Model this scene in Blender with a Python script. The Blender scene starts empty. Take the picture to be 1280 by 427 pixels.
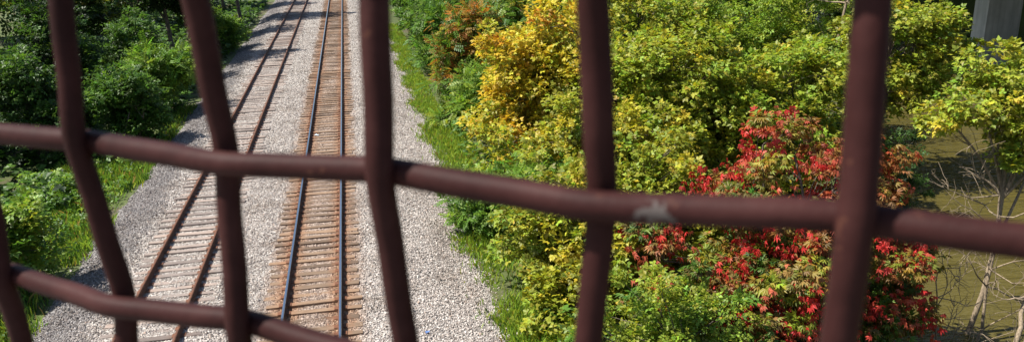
import bpy, math
import numpy as np
from mathutils import Matrix, Vector

# ------------------------------------------------------------------ camera
scene = bpy.context.scene
COL = scene.collection
F_PX = 1037.0
_d = np.array([82.0, 3237.0, F_PX]); _d /= np.linalg.norm(_d)
_v = np.array([-212.0, -327.5, F_PX]); _v -= _d * (_v @ _d); _v /= np.linalg.norm(_v)
_Z = -_d; _Y = _v; _X = np.cross(_Y, _Z)
ROT = np.stack([_X, _Y, _Z])                    # world = ROT @ (right, down, forward)
CAM = np.array([0.0, 0.0, 10.2])
cam_data = bpy.data.cameras.new('camera')
cam = bpy.data.objects.new('camera', cam_data)
COL.objects.link(cam)
r_, u_, b_ = ROT @ [1, 0, 0], ROT @ [0, -1, 0], ROT @ [0, 0, -1]
cam.matrix_world = Matrix(((r_[0], u_[0], b_[0], CAM[0]), (r_[1], u_[1], b_[1], CAM[1]),
                           (r_[2], u_[2], b_[2], CAM[2]), (0, 0, 0, 1)))
cam_data.sensor_width = 36.0
cam_data.lens = F_PX / 1280.0 * 36.0
cam_data.clip_start = 0.01
cam_data.clip_end = 3000.0
cam_data.dof.use_dof = True
cam_data.dof.focus_distance = 32.0
cam_data.dof.aperture_fstop = 20.0
scene.camera = cam

# ------------------------------------------------------------------ sky, sun, exposure
SUN_EL = math.radians(55.0)
SUN_AZ = math.radians(-84.0)                    # clockwise from +Y: the sun stands to the left, a little ahead
sun_dir = Vector((math.sin(SUN_AZ) * math.cos(SUN_EL), math.cos(SUN_AZ) * math.cos(SUN_EL), math.sin(SUN_EL)))
world = bpy.data.worlds.new('World')
scene.world = world
world.use_nodes = True
wn = world.node_tree
sky = wn.nodes.new('ShaderNodeTexSky')
sky.sky_type = 'NISHITA'
sky.sun_disc = False
sky.sun_elevation = SUN_EL
sky.sun_rotation = SUN_AZ
bg = wn.nodes['Background']
bg.inputs['Strength'].default_value = 0.068
wn.links.new(sky.outputs['Color'], bg.inputs['Color'])
sun_data = bpy.data.lights.new('sun', 'SUN')
sun_data.energy = 4.6
sun_data.angle = math.radians(0.53)
sun_data.color = (1.0, 0.95, 0.87)
sun = bpy.data.objects.new('sun', sun_data)
COL.objects.link(sun)
sun.rotation_euler = sun_dir.to_track_quat('Z', 'Y').to_euler()
sun.location = (-40, 20, 60)
scene.view_settings.view_transform = 'Standard'
scene.view_settings.look = 'None'
scene.view_settings.exposure = 1.15
scene.view_settings.gamma = 1.0
scene.cycles.transparent_max_bounces = 8
scene.cycles.max_bounces = 8

# ------------------------------------------------------------------ helpers
rng = np.random.default_rng(11)


def raw_mesh(name, V, T, quads=False, smooth=False, col=None):
    me = bpy.data.meshes.new(name)
    V = np.asarray(V, np.float32); T = np.asarray(T, np.int32)
    k = T.shape[1]
    me.vertices.add(len(V)); me.vertices.foreach_set('co', V.ravel())
    me.loops.add(T.size); me.loops.foreach_set('vertex_index', T.ravel())
    me.polygons.add(len(T))
    me.polygons.foreach_set('loop_start', np.arange(0, T.size, k, dtype=np.int32))
    if smooth:
        me.polygons.foreach_set('use_smooth', np.ones(len(T), bool))
    if col is not None:
        a = me.attributes.new('leaf_colour', 'FLOAT_COLOR', 'POINT')
        c = np.ones((len(V), 4), np.float32); c[:, :3] = col
        a.data.foreach_set('color', c.ravel())
    me.update(calc_edges=True)
    return me


def link(name, me, mat=None, parent=None):
    o = bpy.data.objects.new(name, me)
    COL.objects.link(o)
    if mat is not None and me is not None and len(me.materials) == 0:
        me.materials.append(mat)
    if parent is not None:
        o.parent = parent
    return o


def tag(o, label=None, cat=None, group=None, kind=None):
    if label: o['label'] = label
    if cat: o['category'] = cat
    if group: o['group'] = group
    if kind: o['kind'] = kind
    return o


def thing(name, loc, label, cat, group=None):
    o = bpy.data.objects.new(name, None)
    o.empty_display_size = 0.2
    COL.objects.link(o)
    o.location = loc
    return tag(o, label, cat, group)


def unit(a):
    return a / np.maximum(np.linalg.norm(a, axis=-1, keepdims=True), 1e-9)


class Tubes:
    """Polylines with radii collected into one tube mesh (quads)."""
    def __init__(self): self.V = []; self.T = []; self.n = 0

    def add(self, pts, rad, sides=6):
        pts = np.asarray(pts, float); rad = np.broadcast_to(np.asarray(rad, float), (len(pts),))
        t = unit(np.gradient(pts, axis=0))
        ref = np.array([0.31, 0.22, 0.93]) if abs(t[:, 2]).mean() < .8 else np.array([0.9, 0.3, 0.1])
        a = unit(np.cross(t, ref)); b = np.cross(t, a)
        ang = np.arange(sides) * 2 * math.pi / sides
        ring = pts[:, None] + rad[:, None, None] * (np.cos(ang)[None, :, None] * a[:, None] + np.sin(ang)[None, :, None] * b[:, None])
        m = len(pts)
        i = np.arange(m - 1)[:, None] * sides; j = np.arange(sides)[None]; jn = (j + 1) % sides
        q = np.stack([i + j, i + jn, i + sides + jn, i + sides + j], -1).reshape(-1, 4) + self.n
        self.V.append(ring.reshape(-1, 3)); self.T.append(q); self.n += m * sides

    def mesh(self, name, smooth=True):
        return raw_mesh(name, np.concatenate(self.V), np.concatenate(self.T), smooth=smooth)


def box_mesh(name, sx, sy, sz, bevel=0.0, jit=0.0, seed=0):
    """Box with chamfered long edges, centre at origin."""
    b = bevel
    if b > 0:
        prof = np.array([(-sy + b, -sz), (sy - b, -sz), (sy, -sz + b), (sy, sz - b), (sy - b, sz), (-sy + b, sz), (-sy, sz - b), (-sy, -sz + b)])
    else:
        prof = np.array([(-sy, -sz), (sy, -sz), (sy, sz), (-sy, sz)])
    n = len(prof)
    V = np.concatenate([np.column_stack([np.full(n, x), prof]) for x in (-sx, sx)])
    if jit:
        V = V + np.random.default_rng(seed).normal(0, jit, V.shape)
    me = bpy.data.meshes.new(name)
    faces = [(i, (i + 1) % n, n + (i + 1) % n, n + i) for i in range(n)] + [tuple(range(n - 1, -1, -1)), tuple(range(n, 2 * n))]
    me.from_pydata([tuple(v) for v in V], [], faces)
    me.update()
    return me


# ------------------------------------------------------------------ materials
class NT:
    def __init__(self, name):
        self.m = bpy.data.materials.new(name); self.m.use_nodes = True
        self.t = self.m.node_tree
        self.b = self.t.nodes['Principled BSDF']; self.out = self.t.nodes['Material Output']

    def n(self, typ, **kw):
        x = self.t.nodes.new('ShaderNode' + typ)
        for k, v in kw.items():
            if k in x.inputs.keys(): x.inputs[k].default_value = v
            else: setattr(x, k, v)
        return x

    def l(self, a, b): self.t.links.new(a, b)

    def noise(self, scale, detail=4.0, rough=.55, vec=None):
        x = self.n('TexNoise'); x.inputs['Scale'].default_value = scale
        x.inputs['Detail'].default_value = detail; x.inputs['Roughness'].default_value = rough
        if vec is not None: self.l(vec, x.inputs['Vector'])
        return x

    def ramp(self, src, stops):
        r = self.n('ValToRGB'); e = r.color_ramp.elements
        while len(e) > 1: e.remove(e[-1])
        e[0].position, e[0].color = stops[0][0], (*stops[0][1], 1)
        for p, c in stops[1:]:
            x = e.new(p); x.color = (*c, 1)
        self.l(src, r.inputs['Fac']); return r.outputs['Color']

    def mix(self, fac, a, b, mode='MIX'):
        x = self.n('MixRGB', blend_type=mode)
        for s, v in ((x.inputs['Fac'], fac), (x.inputs['Color1'], a), (x.inputs['Color2'], b)):
            if isinstance(v, (int, float)): s.default_value = v
            elif isinstance(v, tuple): s.default_value = (*v, 1)
            else: self.l(v, s)
        return x.outputs['Color']

    def math(self, op, a, b=0.0, c=0.0):
        x = self.n('Math', operation=op)
        for s, v in zip(x.inputs, (a, b, c)):
            if isinstance(v, (int, float)): s.default_value = v
            else: self.l(v, s)
        return x.outputs[0]

    def pos(self): return self.n('NewGeometry').outputs['Position']

    def bump(self, h, strength, dist):
        x = self.n('Bump'); x.inputs['Strength'].default_value = strength; x.inputs['Distance'].default_value = dist
        self.l(h, x.inputs['Height']); self.l(x.outputs[0], self.b.inputs['Normal'])

    def set(self, **kw):
        for k, v in kw.items():
            s = self.b.inputs[k.replace('_', ' ')]
            if isinstance(v, tuple): s.default_value = (*v, 1) if len(v) == 3 else v
            elif isinstance(v, (int, float)): s.default_value = v
            else: self.l(v, s)


def rust_mask(nt, p, gain=1.0):
    """Stain of rust dust along the running track (x about -1.68), fading with a ragged edge."""
    s = nt.n('SeparateXYZ'); nt.l(p, s.inputs[0])
    d = nt.math('ABSOLUTE', nt.math('SUBTRACT', nt.math('ABSOLUTE', nt.math('ADD', s.outputs['X'], 1.68)), .75))
    n = nt.noise(2.2, 5, .65, p)
    d2 = nt.math('ADD', d, nt.math('MULTIPLY', nt.math('SUBTRACT', n.outputs['Fac'], .5), 0.8))
    mr = nt.n('MapRange'); mr.interpolation_type = 'SMOOTHSTEP'
    mr.inputs['From Min'].default_value = .85; mr.inputs['From Max'].default_value = .1
    mr.inputs['To Min'].default_value = 0; mr.inputs['To Max'].default_value = gain
    nt.l(d2, mr.inputs['Value'])
    w = nt.math('ADD', nt.math('ABSOLUTE', nt.math('ADD', s.outputs['X'], 1.68)), nt.math('MULTIPLY', nt.math('SUBTRACT', n.outputs['Fac'], .5), .7))
    m2 = nt.n('MapRange'); m2.interpolation_type = 'SMOOTHSTEP'
    m2.inputs['From Min'].default_value = 1.6; m2.inputs['From Max'].default_value = 1.15; m2.inputs['To Max'].default_value = .5 * gain
    nt.l(w, m2.inputs['Value'])
    return nt.math('MAXIMUM', mr.outputs['Result'], m2.outputs['Result']), s


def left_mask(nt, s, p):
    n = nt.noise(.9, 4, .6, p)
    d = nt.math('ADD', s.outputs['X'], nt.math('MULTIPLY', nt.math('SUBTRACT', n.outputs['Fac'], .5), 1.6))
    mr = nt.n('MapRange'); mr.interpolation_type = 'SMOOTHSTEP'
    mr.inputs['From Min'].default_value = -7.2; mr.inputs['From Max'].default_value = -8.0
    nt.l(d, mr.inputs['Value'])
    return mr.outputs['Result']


def mat_stone():
    nt = NT('ballast_stone'); p = nt.pos()
    oi = nt.n('ObjectInfo')
    c = nt.ramp(oi.outputs['Random'], [(0, (.15, .13, .115)), (.2, (.29, .25, .225)), (.5, (.41, .365, .33)), (.72, (.51, .465, .425)), (.9, (.63, .59, .55)), (1, (.33, .24, .185))])
    m, s = rust_mask(nt, p, .8)
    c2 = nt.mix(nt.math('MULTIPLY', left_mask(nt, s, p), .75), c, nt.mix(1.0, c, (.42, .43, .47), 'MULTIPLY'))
    c3 = nt.mix(m, c2, nt.mix(1.0, c2, (.70, .40, .21), 'MULTIPLY'))
    dirt = nt.noise(.55, 6, .65, p)
    c3 = nt.mix(.8, c3, nt.ramp(dirt.outputs['Fac'], [(.34, (.62, .57, .52)), (.5, (.95, .94, .93)), (.7, (1.06, 1.05, 1.04))]), 'MULTIPLY')
    nz = nt.noise(60, 2, .5, p)
    c4 = nt.mix(.35, c3, nt.ramp(nz.outputs['Fac'], [(.3, (.55, .55, .55)), (.7, (1, 1, 1))]), 'MULTIPLY')
    nt.set(Base_Color=c4, Roughness=.9)
    return nt.m


def mat_ballast():
    nt = NT('ballast_bed'); p = nt.pos()
    v = nt.n('TexVoronoi'); v.inputs['Scale'].default_value = 17; nt.l(p, v.inputs['Vector'])
    sc = nt.n('SeparateColor'); nt.l(v.outputs['Color'], sc.inputs[0])
    c = nt.ramp(sc.outputs[0], [(0, (.12, .105, .095)), (.3, (.25, .225, .2)), (.65, (.37, .345, .315)), (1, (.48, .455, .42))])
    big = nt.noise(.5, 5, .6, p)
    c = nt.mix(.5, c, nt.ramp(big.outputs['Fac'], [(.3, (.7, .68, .66)), (.7, (1, 1, 1))]), 'MULTIPLY')
    m, s = rust_mask(nt, p, .85)
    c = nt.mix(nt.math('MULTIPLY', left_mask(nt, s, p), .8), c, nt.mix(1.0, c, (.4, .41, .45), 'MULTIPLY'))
    c = nt.mix(m, c, nt.mix(1.0, c, (.66, .36, .17), 'MULTIPLY'))
    nt.set(Base_Color=c, Roughness=.95)
    nt.bump(v.outputs['Distance'], 1.0, .035)
    return nt.m


def mat_ground():
    nt = NT('bank_soil'); p = nt.pos()
    a = nt.noise(.35, 6, .6, p); b = nt.noise(9, 5, .6, p)
    c = nt.ramp(a.outputs['Fac'], [(.3, (.05, .07, .016)), (.5, (.075, .10, .022)), (.62, (.085, .075, .034)), (.8, (.06, .05, .026))])
    c = nt.mix(.5, c, nt.ramp(b.outputs['Fac'], [(.3, (.45, .45, .45)), (.7, (1, 1, 1))]), 'MULTIPLY')
    nt.set(Base_Color=c, Roughness=1.0); nt.bump(b.outputs['Fac'], .6, .08)
    return nt.m


def mat_leaf(name, trans=.46, rough=.48):
    nt = NT(name)
    at = nt.n('Attribute'); at.attribute_name = 'leaf_colour'
    p = nt.pos(); nz = nt.noise(7, 3, .6, p)
    c = nt.mix(.45, at.outputs['Color'], nt.ramp(nz.outputs['Fac'], [(.32, (.62, .66, .6)), (.68, (1, 1, 1))]), 'MULTIPLY')
    nt.set(Base_Color=c, Roughness=rough)
    nt.b.inputs['Specular IOR Level'].default_value = .35
    tr = nt.n('BsdfTranslucent'); nt.l(nt.mix(1.0, c, (1.15, 1.1, .7), 'MULTIPLY'), tr.inputs['Color'])
    mx = nt.n('MixShader'); mx.inputs[0].default_value = trans
    nt.l(nt.b.outputs[0], mx.inputs[1]); nt.l(tr.outputs[0], mx.inputs[2]); nt.l(mx.outputs[0], nt.out.inputs['Surface'])
    return nt.m


def mat_bark(name, dark, light, scale=14):
    nt = NT(name); p = nt.n('TexCoord').outputs['Object']
    mp = nt.n('Mapping'); mp.inputs['Scale'].default_value = (1, 1, .35); nt.l(p, mp.inputs['Vector'])
    nz = nt.noise(scale, 6, .65, mp.outputs[0])
    nt.set(Base_Color=nt.ramp(nz.outputs['Fac'], [(.32, dark), (.66, light)]), Roughness=.9)
    nt.bump(nz.outputs['Fac'], .8, .02)
    return nt.m


def mat_tie(name, cols, stain):
    nt = NT(name); oc = nt.n('TexCoord').outputs['Object']; oi = nt.n('ObjectInfo')
    add = nt.n('VectorMath', operation='ADD'); nt.l(oc, add.inputs[0])
    sc = nt.n('VectorMath', operation='SCALE'); sc.inputs[0].default_value = (9, 31, 17); nt.l(oi.outputs['Random'], sc.inputs['Scale']); nt.l(sc.outputs[0], add.inputs[1])
    mp = nt.n('Mapping'); mp.inputs['Scale'].default_value = (1.2, 16, 9); nt.l(add.outputs[0], mp.inputs['Vector'])
    g = nt.noise(2.2, 6, .7, mp.outputs[0])
    c = nt.ramp(g.outputs['Fac'], [(.28, cols[0]), (.5, cols[1]), (.75, cols[2])])
    c = nt.mix(1.0, c, nt.ramp(oi.outputs['Random'], [(0, (.55, .52, .5)), (.5, (.95, .93, .9)), (1, (1.3, 1.2, 1.1))]), 'MULTIPLY')
    s = nt.n('SeparateXYZ'); nt.l(oc, s.inputs[0])
    d = nt.math('ABSOLUTE', nt.math('SUBTRACT', nt.math('ABSOLUTE', s.outputs['X']), .75))
    n2 = nt.noise(5, 4, .6, add.outputs[0])
    d = nt.math('ADD', d, nt.math('MULTIPLY', nt.math('SUBTRACT', n2.outputs['Fac'], .5), .5))
    mr = nt.n('MapRange'); mr.interpolation_type = 'SMOOTHSTEP'; mr.inputs['From Min'].default_value = .42; mr.inputs['From Max'].default_value = .05
    mr.inputs['To Max'].default_value = stain; nt.l(d, mr.inputs['Value'])
    c = nt.mix(mr.outputs['Result'], c, (.25, .085, .025))
    nt.set(Base_Color=c, Roughness=.92); nt.bump(g.outputs['Fac'], .7, .012)
    return nt.m


def mat_rail(name, shiny):
    nt = NT(name); p = nt.pos(); nz = nt.noise(6, 5, .6, p)
    g = nt.n('NewGeometry'); s = nt.n('SeparateXYZ'); nt.l(p, s.inputs[0]); sn = nt.n('SeparateXYZ'); nt.l(g.outputs['True Normal'], sn.inputs[0])
    rust = nt.ramp(nz.outputs['Fac'], [(.3, (.055, .022, .012)), (.6, (.12, .045, .02)), (.8, (.17, .07, .03))])
    if shiny:
        f = nt.math('MULTIPLY', nt.math('GREATER_THAN', s.outputs['Z'], -.012), nt.math('GREATER_THAN', sn.outputs['Z'], .35))
        streak = nt.n('Mapping'); streak.inputs['Scale'].default_value = (60, .3, 1); nt.l(p, streak.inputs['Vector'])
        st = nt.noise(2, 3, .5, streak.outputs[0])
        nt.set(Base_Color=nt.mix(f, rust, nt.ramp(st.outputs['Fac'], [(.3, (.38, .4, .44)), (.7, (.6, .62, .66))])),
               Metallic=f, Roughness=nt.math('SUBTRACT', .85, nt.math('MULTIPLY', f, .6)))
    else:
        nt.set(Base_Color=rust, Roughness=.8)
    nt.bump(nz.outputs['Fac'], .2, .005)
    return nt.m


def mat_paint():
    """Dark maroon enamel on the woven wire, with one scuffed chip."""
    nt = NT('maroon_paint'); p = nt.pos(); nz = nt.noise(38, 7, .68, p); n2 = nt.noise(420, 4, .6, p)
    c = nt.ramp(nz.outputs['Fac'], [(.25, (.017, .0056, .0052)), (.5, (.033, .0110, .0102)), (.75, (.056, .021, .019))])
    dist = nt.n('VectorMath', operation='DISTANCE'); nt.l(p, dist.inputs[0]); dist.inputs[1].default_value = tuple(CHIP)
    dd = nt.math('ADD', dist.outputs['Value'], nt.math('MULTIPLY', nt.math('SUBTRACT', n2.outputs['Fac'], .5), .017))
    mr = nt.n('MapRange'); mr.inputs['From Min'].default_value = .0036; mr.inputs['From Max'].default_value = .0030; nt.l(dd, mr.inputs['Value'])
    n3 = nt.noise(160, 3, .6, p)
    wr = nt.n('MapRange'); wr.inputs['From Min'].default_value = .69; wr.inputs['From Max'].default_value = .72; wr.inputs['To Max'].default_value = .8; nt.l(n3.outputs['Fac'], wr.inputs['Value'])
    c = nt.mix(wr.outputs['Result'], c, (.075, .03, .02))
    c = nt.mix(mr.outputs['Result'], c, (.09, .075, .07))
    nt.set(Base_Color=c, Roughness=.58); nt.b.inputs['Specular IOR Level'].default_value = .09
    nt.bump(nz.outputs['Fac'], .35, .002)
    return nt.m


def mat_water():
    nt = NT('river_water'); p = nt.pos()
    mp = nt.n('Mapping'); mp.inputs['Rotation'].default_value = (0, 0, math.radians(-35)); mp.inputs['Scale'].default_value = (.7, 3.2, 1); nt.l(p, mp.inputs['Vector'])
    w1 = nt.noise(.8, 2, .5, mp.outputs[0]); w2 = nt.noise(2.4, 2, .5, mp.outputs[0])
    h = nt.math('ADD', w1.outputs['Fac'], nt.math('MULTIPLY', w2.outputs['Fac'], .35))
    big = nt.noise(.08, 3, .5, p)
    nt.set(Base_Color=nt.ramp(big.outputs['Fac'], [(.3, (.070, .058, .015)), (.7, (.088, .073, .020))]), Roughness=.06, IOR=1.33)
    nt.bump(h, 1.0, .22)
    return nt.m


def mat_concrete(name, a, b):
    nt = NT(name); p = nt.pos(); n1 = nt.noise(.7, 6, .65, p)
    mp = nt.n('Mapping'); mp.inputs['Scale'].default_value = (2, 2, .12); nt.l(p, mp.inputs['Vector']); n2 = nt.noise(1.6, 5, .6, mp.outputs[0])
    c = nt.mix(.6, nt.ramp(n1.outputs['Fac'], [(.3, a), (.7, b)]), nt.ramp(n2.outputs['Fac'], [(.35, (.55, .55, .55)), (.65, (1, 1, 1))]), 'MULTIPLY')
    nt.set(Base_Color=c, Roughness=.9); nt.bump(n1.outputs['Fac'], .3, .02)
    return nt.m


def mat_plain(name, c, rough=.8, scale=12):
    nt = NT(name); nz = nt.noise(scale, 4, .6, nt.pos())
    nt.set(Base_Color=nt.ramp(nz.outputs['Fac'], [(.3, tuple(x * .8 for x in c)), (.7, tuple(min(1, x * 1.1) for x in c))]), Roughness=rough)
    return nt.m


# ------------------------------------------------------------------ terrain
WATER_Z = -4.0


def shore(y):
    return np.maximum(9.5, .70 * y) + 4.0 * np.exp(-((y - 15.0) / 2.6) ** 2) + .7 * np.sin(y * .45) + .4 * np.sin(y * 1.1 + 1)


def sstep(t):
    t = np.clip(t, 0, 1); return t * t * (3 - 2 * t)


def ground_z(x, y):
    x = np.asarray(x, float); y = np.asarray(y, float)
    z = np.full(np.broadcast(x, y).shape, -.24)
    z = z - .68 * np.clip((x - .5) / 2.9, 0, 1) - .42 * np.clip((-7.7 - x) / 1.7, 0, 1)
    xs = shore(y)
    z = z - .25 * sstep((x - 3.4) / 3)
    t = np.clip((x - 6) / np.maximum(xs - 6, .5), 0, 1)
    z = z - (t ** 1.5) * 2.95
    z = z - 1.3 * sstep((x - xs) / 5)
    z = z + 12 * sstep((x - 60) / 15) * sstep((y - 5) / 30)
    z = z + 1.4 * sstep((-13 - x) / 14)
    w = sstep((x - 5) / 4) + sstep((-10.5 - x) / 4)
    z = z + w * (.16 * np.sin(x * .9 + y * .31) + .12 * np.sin(y * .8 - x * .4))
    return z


def gz(x, y): return float(ground_z(x, y))


def grid(xs, ys, zf, name, mat, dz=0.0):
    X, Y = np.meshgrid(xs, ys); Zz = zf(X, Y) + dz
    V = np.stack([X, Y, Zz], -1).reshape(-1, 3)
    nx, ny = len(xs), len(ys)
    i = np.arange(ny - 1)[:, None] * nx + np.arange(nx - 1)[None]
    T = np.stack([i, i + 1, i + nx + 1, i + nx], -1).reshape(-1, 4)
    return tag(link(name, raw_mesh(name, V, T, smooth=True), mat), kind='structure')


far = [120, 160, 230, 340, 500, 800]
xs = np.array([-x for x in far[::-1]] + list(np.arange(-90, -20, 5.)) + list(np.arange(-20, -9.6, .6)) + list(np.arange(-9.6, 4.2, .35)) + list(np.arange(4.2, 30, .6)) + list(np.arange(30, 100, 2.5)) + far, float)
ys = np.array([-x for x in far[::-1]] + list(np.arange(-90, 10, 8.)) + list(np.arange(10, 60, .8)) + list(np.arange(60, 118, 2)) + far, float)
M_ground = mat_ground()
grid(xs, ys, ground_z, 'ground', M_ground, -.03)
bxs = np.concatenate([np.arange(-9.55, 3.6, .22)])
bys = np.concatenate([np.arange(-20, 14, 2.), np.arange(14, 60, .3), np.arange(60, 122, .8), [140, 180, 260]])


def ballast_z(x, y):
    return ground_z(x, y) + .018 * np.sin(x * 3.1 + y * 1.7) * np.sin(y * 2.3 - x) - .05 * sstep((x - 3.05) / .5) - .05 * sstep((-9.05 - x) / .5)


grid(bxs, bys, ballast_z, 'ballast_bed', mat_ballast(), .012)
wat = bpy.data.meshes.new('river')
wat.from_pydata([(4, -300, WATER_Z), (300, -300, WATER_Z), (300, 420, WATER_Z), (4, 420, WATER_Z)], [], [(0, 1, 2, 3)])
tag(link('river', wat, mat_water()), kind='structure')

# ------------------------------------------------------------------ ballast stones (instanced, uncountable)
M_stone = mat_stone()
stones = bpy.data.collections.new('ballast_stone_shapes')
for k in range(5):
    g = np.random.default_rng(50 + k)
    V = unit(np.array([(0, 0, 1), (0, 0, -1), (1, 0, .2), (-1, 0, -.1), (0, 1, -.2), (0, -1, .15), (.7, .7, .5), (-.7, .6, .4), (.5, -.8, -.4), (-.6, -.6, .5)], float))
    V = V * g.uniform(.72, 1.15, (len(V), 1)) * np.array([1.0, .78, .62])
    import bmesh
    bm = bmesh.new()
    for v in V: bm.verts.new(v)
    bmesh.ops.convex_hull(bm, input=bm.verts)
    me = bpy.data.meshes.new('ballast_stone'); bm.to_mesh(me); bm.free(); me.materials.append(M_stone)
    stones.objects.link(bpy.data.objects.new('ballast_stone_shape', me))


def stone_points():
    out = []
    for y0, y1, dens, s0, s1 in ((13, 34, 640, .019, .042), (34, 52, 360, .023, .044), (52, 80, 150, .025, .046), (80, 112, 70, .03, .05)):
        n = int(dens * 12.7 * (y1 - y0))
        x = rng.uniform(-10.0, 3.95, n); y = rng.uniform(y0, y1, n)
        edge = (x > 3.2) | (x < -8.9)
        keep = ~edge | (rng.random(n) < np.clip(.5 - .8 * np.maximum(x - 3.2, -8.9 - x), .04, 1))
        x, y = x[keep], y[keep]; n = len(x)
        s = rng.uniform(s0, s1, n) * np.where(rng.random(n) < .06, 1.5, 1.0)
        z = np.maximum(ballast_z(x, y) + .012, ground_z(x, y) - .03) + s * np.where((np.abs(x + 1.68) < 1.35) | (np.abs(x + 5.8) < 1.35), -.05, .25)
        out.append(np.column_stack([x, y, z, s]))
    return np.concatenate(out)


SP = stone_points()
me = bpy.data.meshes.new('ballast_stones')
me.vertices.add(len(SP)); me.vertices.foreach_set('co', SP[:, :3].astype(np.float32).ravel())
a = me.attributes.new('size', 'FLOAT', 'POINT'); a.data.foreach_set('value', SP[:, 3].astype(np.float32))
a = me.attributes.new('turn', 'FLOAT_VECTOR', 'POINT'); a.data.foreach_set('vector', rng.uniform(0, 6.28, (len(SP), 3)).astype(np.float32).ravel())
so = link('ballast_stones', me, M_stone)
tag(so, 'pale crushed stone ballast spread around both railway tracks', 'ballast', kind='stuff')
ng = bpy.data.node_groups.new('scatter_stones', 'GeometryNodeTree')
ng.interface.new_socket('Geometry', in_out='INPUT', socket_type='NodeSocketGeometry')
ng.interface.new_socket('Geometry', in_out='OUTPUT', socket_type='NodeSocketGeometry')
gi = ng.nodes.new('NodeGroupInput'); go = ng.nodes.new('NodeGroupOutput')
iop = ng.nodes.new('GeometryNodeInstanceOnPoints'); ci = ng.nodes.new('GeometryNodeCollectionInfo')
ci.inputs['Collection'].default_value = stones; ci.inputs['Separate Children'].default_value = True; ci.inputs['Reset Children'].default_value = True
na = ng.nodes.new('GeometryNodeInputNamedAttribute'); na.data_type = 'FLOAT'; na.inputs['Name'].default_value = 'size'
nb = ng.nodes.new('GeometryNodeInputNamedAttribute'); nb.data_type = 'FLOAT_VECTOR'; nb.inputs['Name'].default_value = 'turn'
er = ng.nodes.new('FunctionNodeEulerToRotation')
iop.inputs['Pick Instance'].default_value = True
ng.links.new(gi.outputs[0], iop.inputs['Points']); ng.links.new(ci.outputs[0], iop.inputs['Instance'])
ng.links.new(na.outputs[0], iop.inputs['Scale']); ng.links.new(nb.outputs[0], er.inputs[0]); ng.links.new(er.outputs[0], iop.inputs['Rotation'])
ng.links.new(iop.outputs[0], go.inputs[0])
md = so.modifiers.new('scatter', 'NODES'); md.node_group = ng

# ------------------------------------------------------------------ railway tracks
RAIL_PROFILE = [(-.07, -.17), (.07, -.17), (.07, -.158), (.012, -.142), (.009, -.05), (.03, -.042), (.036, -.03), (.036, -.01), (.026, 0.0),
                (-.026, 0.0), (-.036, -.01), (-.036, -.03), (-.03, -.042), (-.009, -.05), (-.012, -.142), (-.07, -.158)]


def rail_mesh(name):
    ys_ = np.concatenate([np.arange(-20, 120, 4.), [160, 260]])
    pr = np.array(RAIL_PROFILE); n = len(pr)
    V = np.concatenate([np.column_stack([pr[:, 0], np.full(n, y), pr[:, 1]]) for y in ys_])
    T = []
    for i in range(len(ys_) - 1):
        for j in range(n):
            T.append((i * n + j, i * n + (j + 1) % n, (i + 1) * n + (j + 1) % n, (i + 1) * n + j))
    return raw_mesh(name, V, T)


def build_track(cx, name, label, rail_mat, tie_mat, plate_mat, lift, seed):
    t = thing(name, (cx, 0, -.2), label, 'railway track')
    rm = rail_mesh('rail'); rm.materials.append(rail_mat)
    for sx in (-.752, .752):
        o = link('rail', rm, None, t); o.location = (sx, 0, .2)
    g = np.random.default_rng(seed)
    ties = []
    for k in range(7):
        m_ = box_mesh('tie', 1.3 + g.uniform(-.04, .04), .102 + g.uniform(-.012, .012), .085, .012, .006, 10 + k)
        m_.materials.append(tie_mat); ties.append(m_)
    pm = box_mesh('tie_plate', .17, .09, .008, 0); pm.materials.append(plate_mat)
    y = 13.5; k = 0
    while y < 112:
        o = link('tie', ties[int(g.integers(7))], None, t)
        o.location = (g.normal(0, .06), y, -.058 + lift + g.normal(0, .016))
        o.rotation_euler = (g.normal(0, .012), g.normal(0, .004), g.normal(0, .018))
        if k < 70:
            for sx in (-.752, .752):
                p = link('tie_plate', pm, None, o)
                p.location = (sx - o.location.x, 0, .092)
        y += .5 + g.normal(0, .035); k += 1
    return t


M_plate = mat_plain('rusty_plate', (.13, .05, .022), .85, 20)
build_track(-1.68, 'railway_track', 'rust-stained running track with shiny blue-grey rail heads', mat_rail('worn_rail_steel', True),
            mat_tie('rusty_tie', ((.085, .055, .036), (.17, .115, .075), (.25, .19, .14)), .38), M_plate, -.01, 1)
build_track(-5.80, 'railway_track', 'older siding track with dull brown rails and grey weathered ties on the left', mat_rail('rusted_rail_steel', False),
            mat_tie('weathered_tie', ((.11, .088, .078), (.22, .185, .168), (.33, .285, .262)), .12), M_plate, -.014, 2)

# ------------------------------------------------------------------ leaves
def kite(base, d, length, width, droop, up=(0, 0, 1)):
    d = unit(np.array(d, float)); up = np.array(up, float); side = np.cross(d, up)
    b = np.array(base, float)
    mid = b + d * length * .48
    return [b, mid + side * width + up * .12 * width, b + d * length - up * droop, mid - side * width + up * .12 * width]


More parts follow.
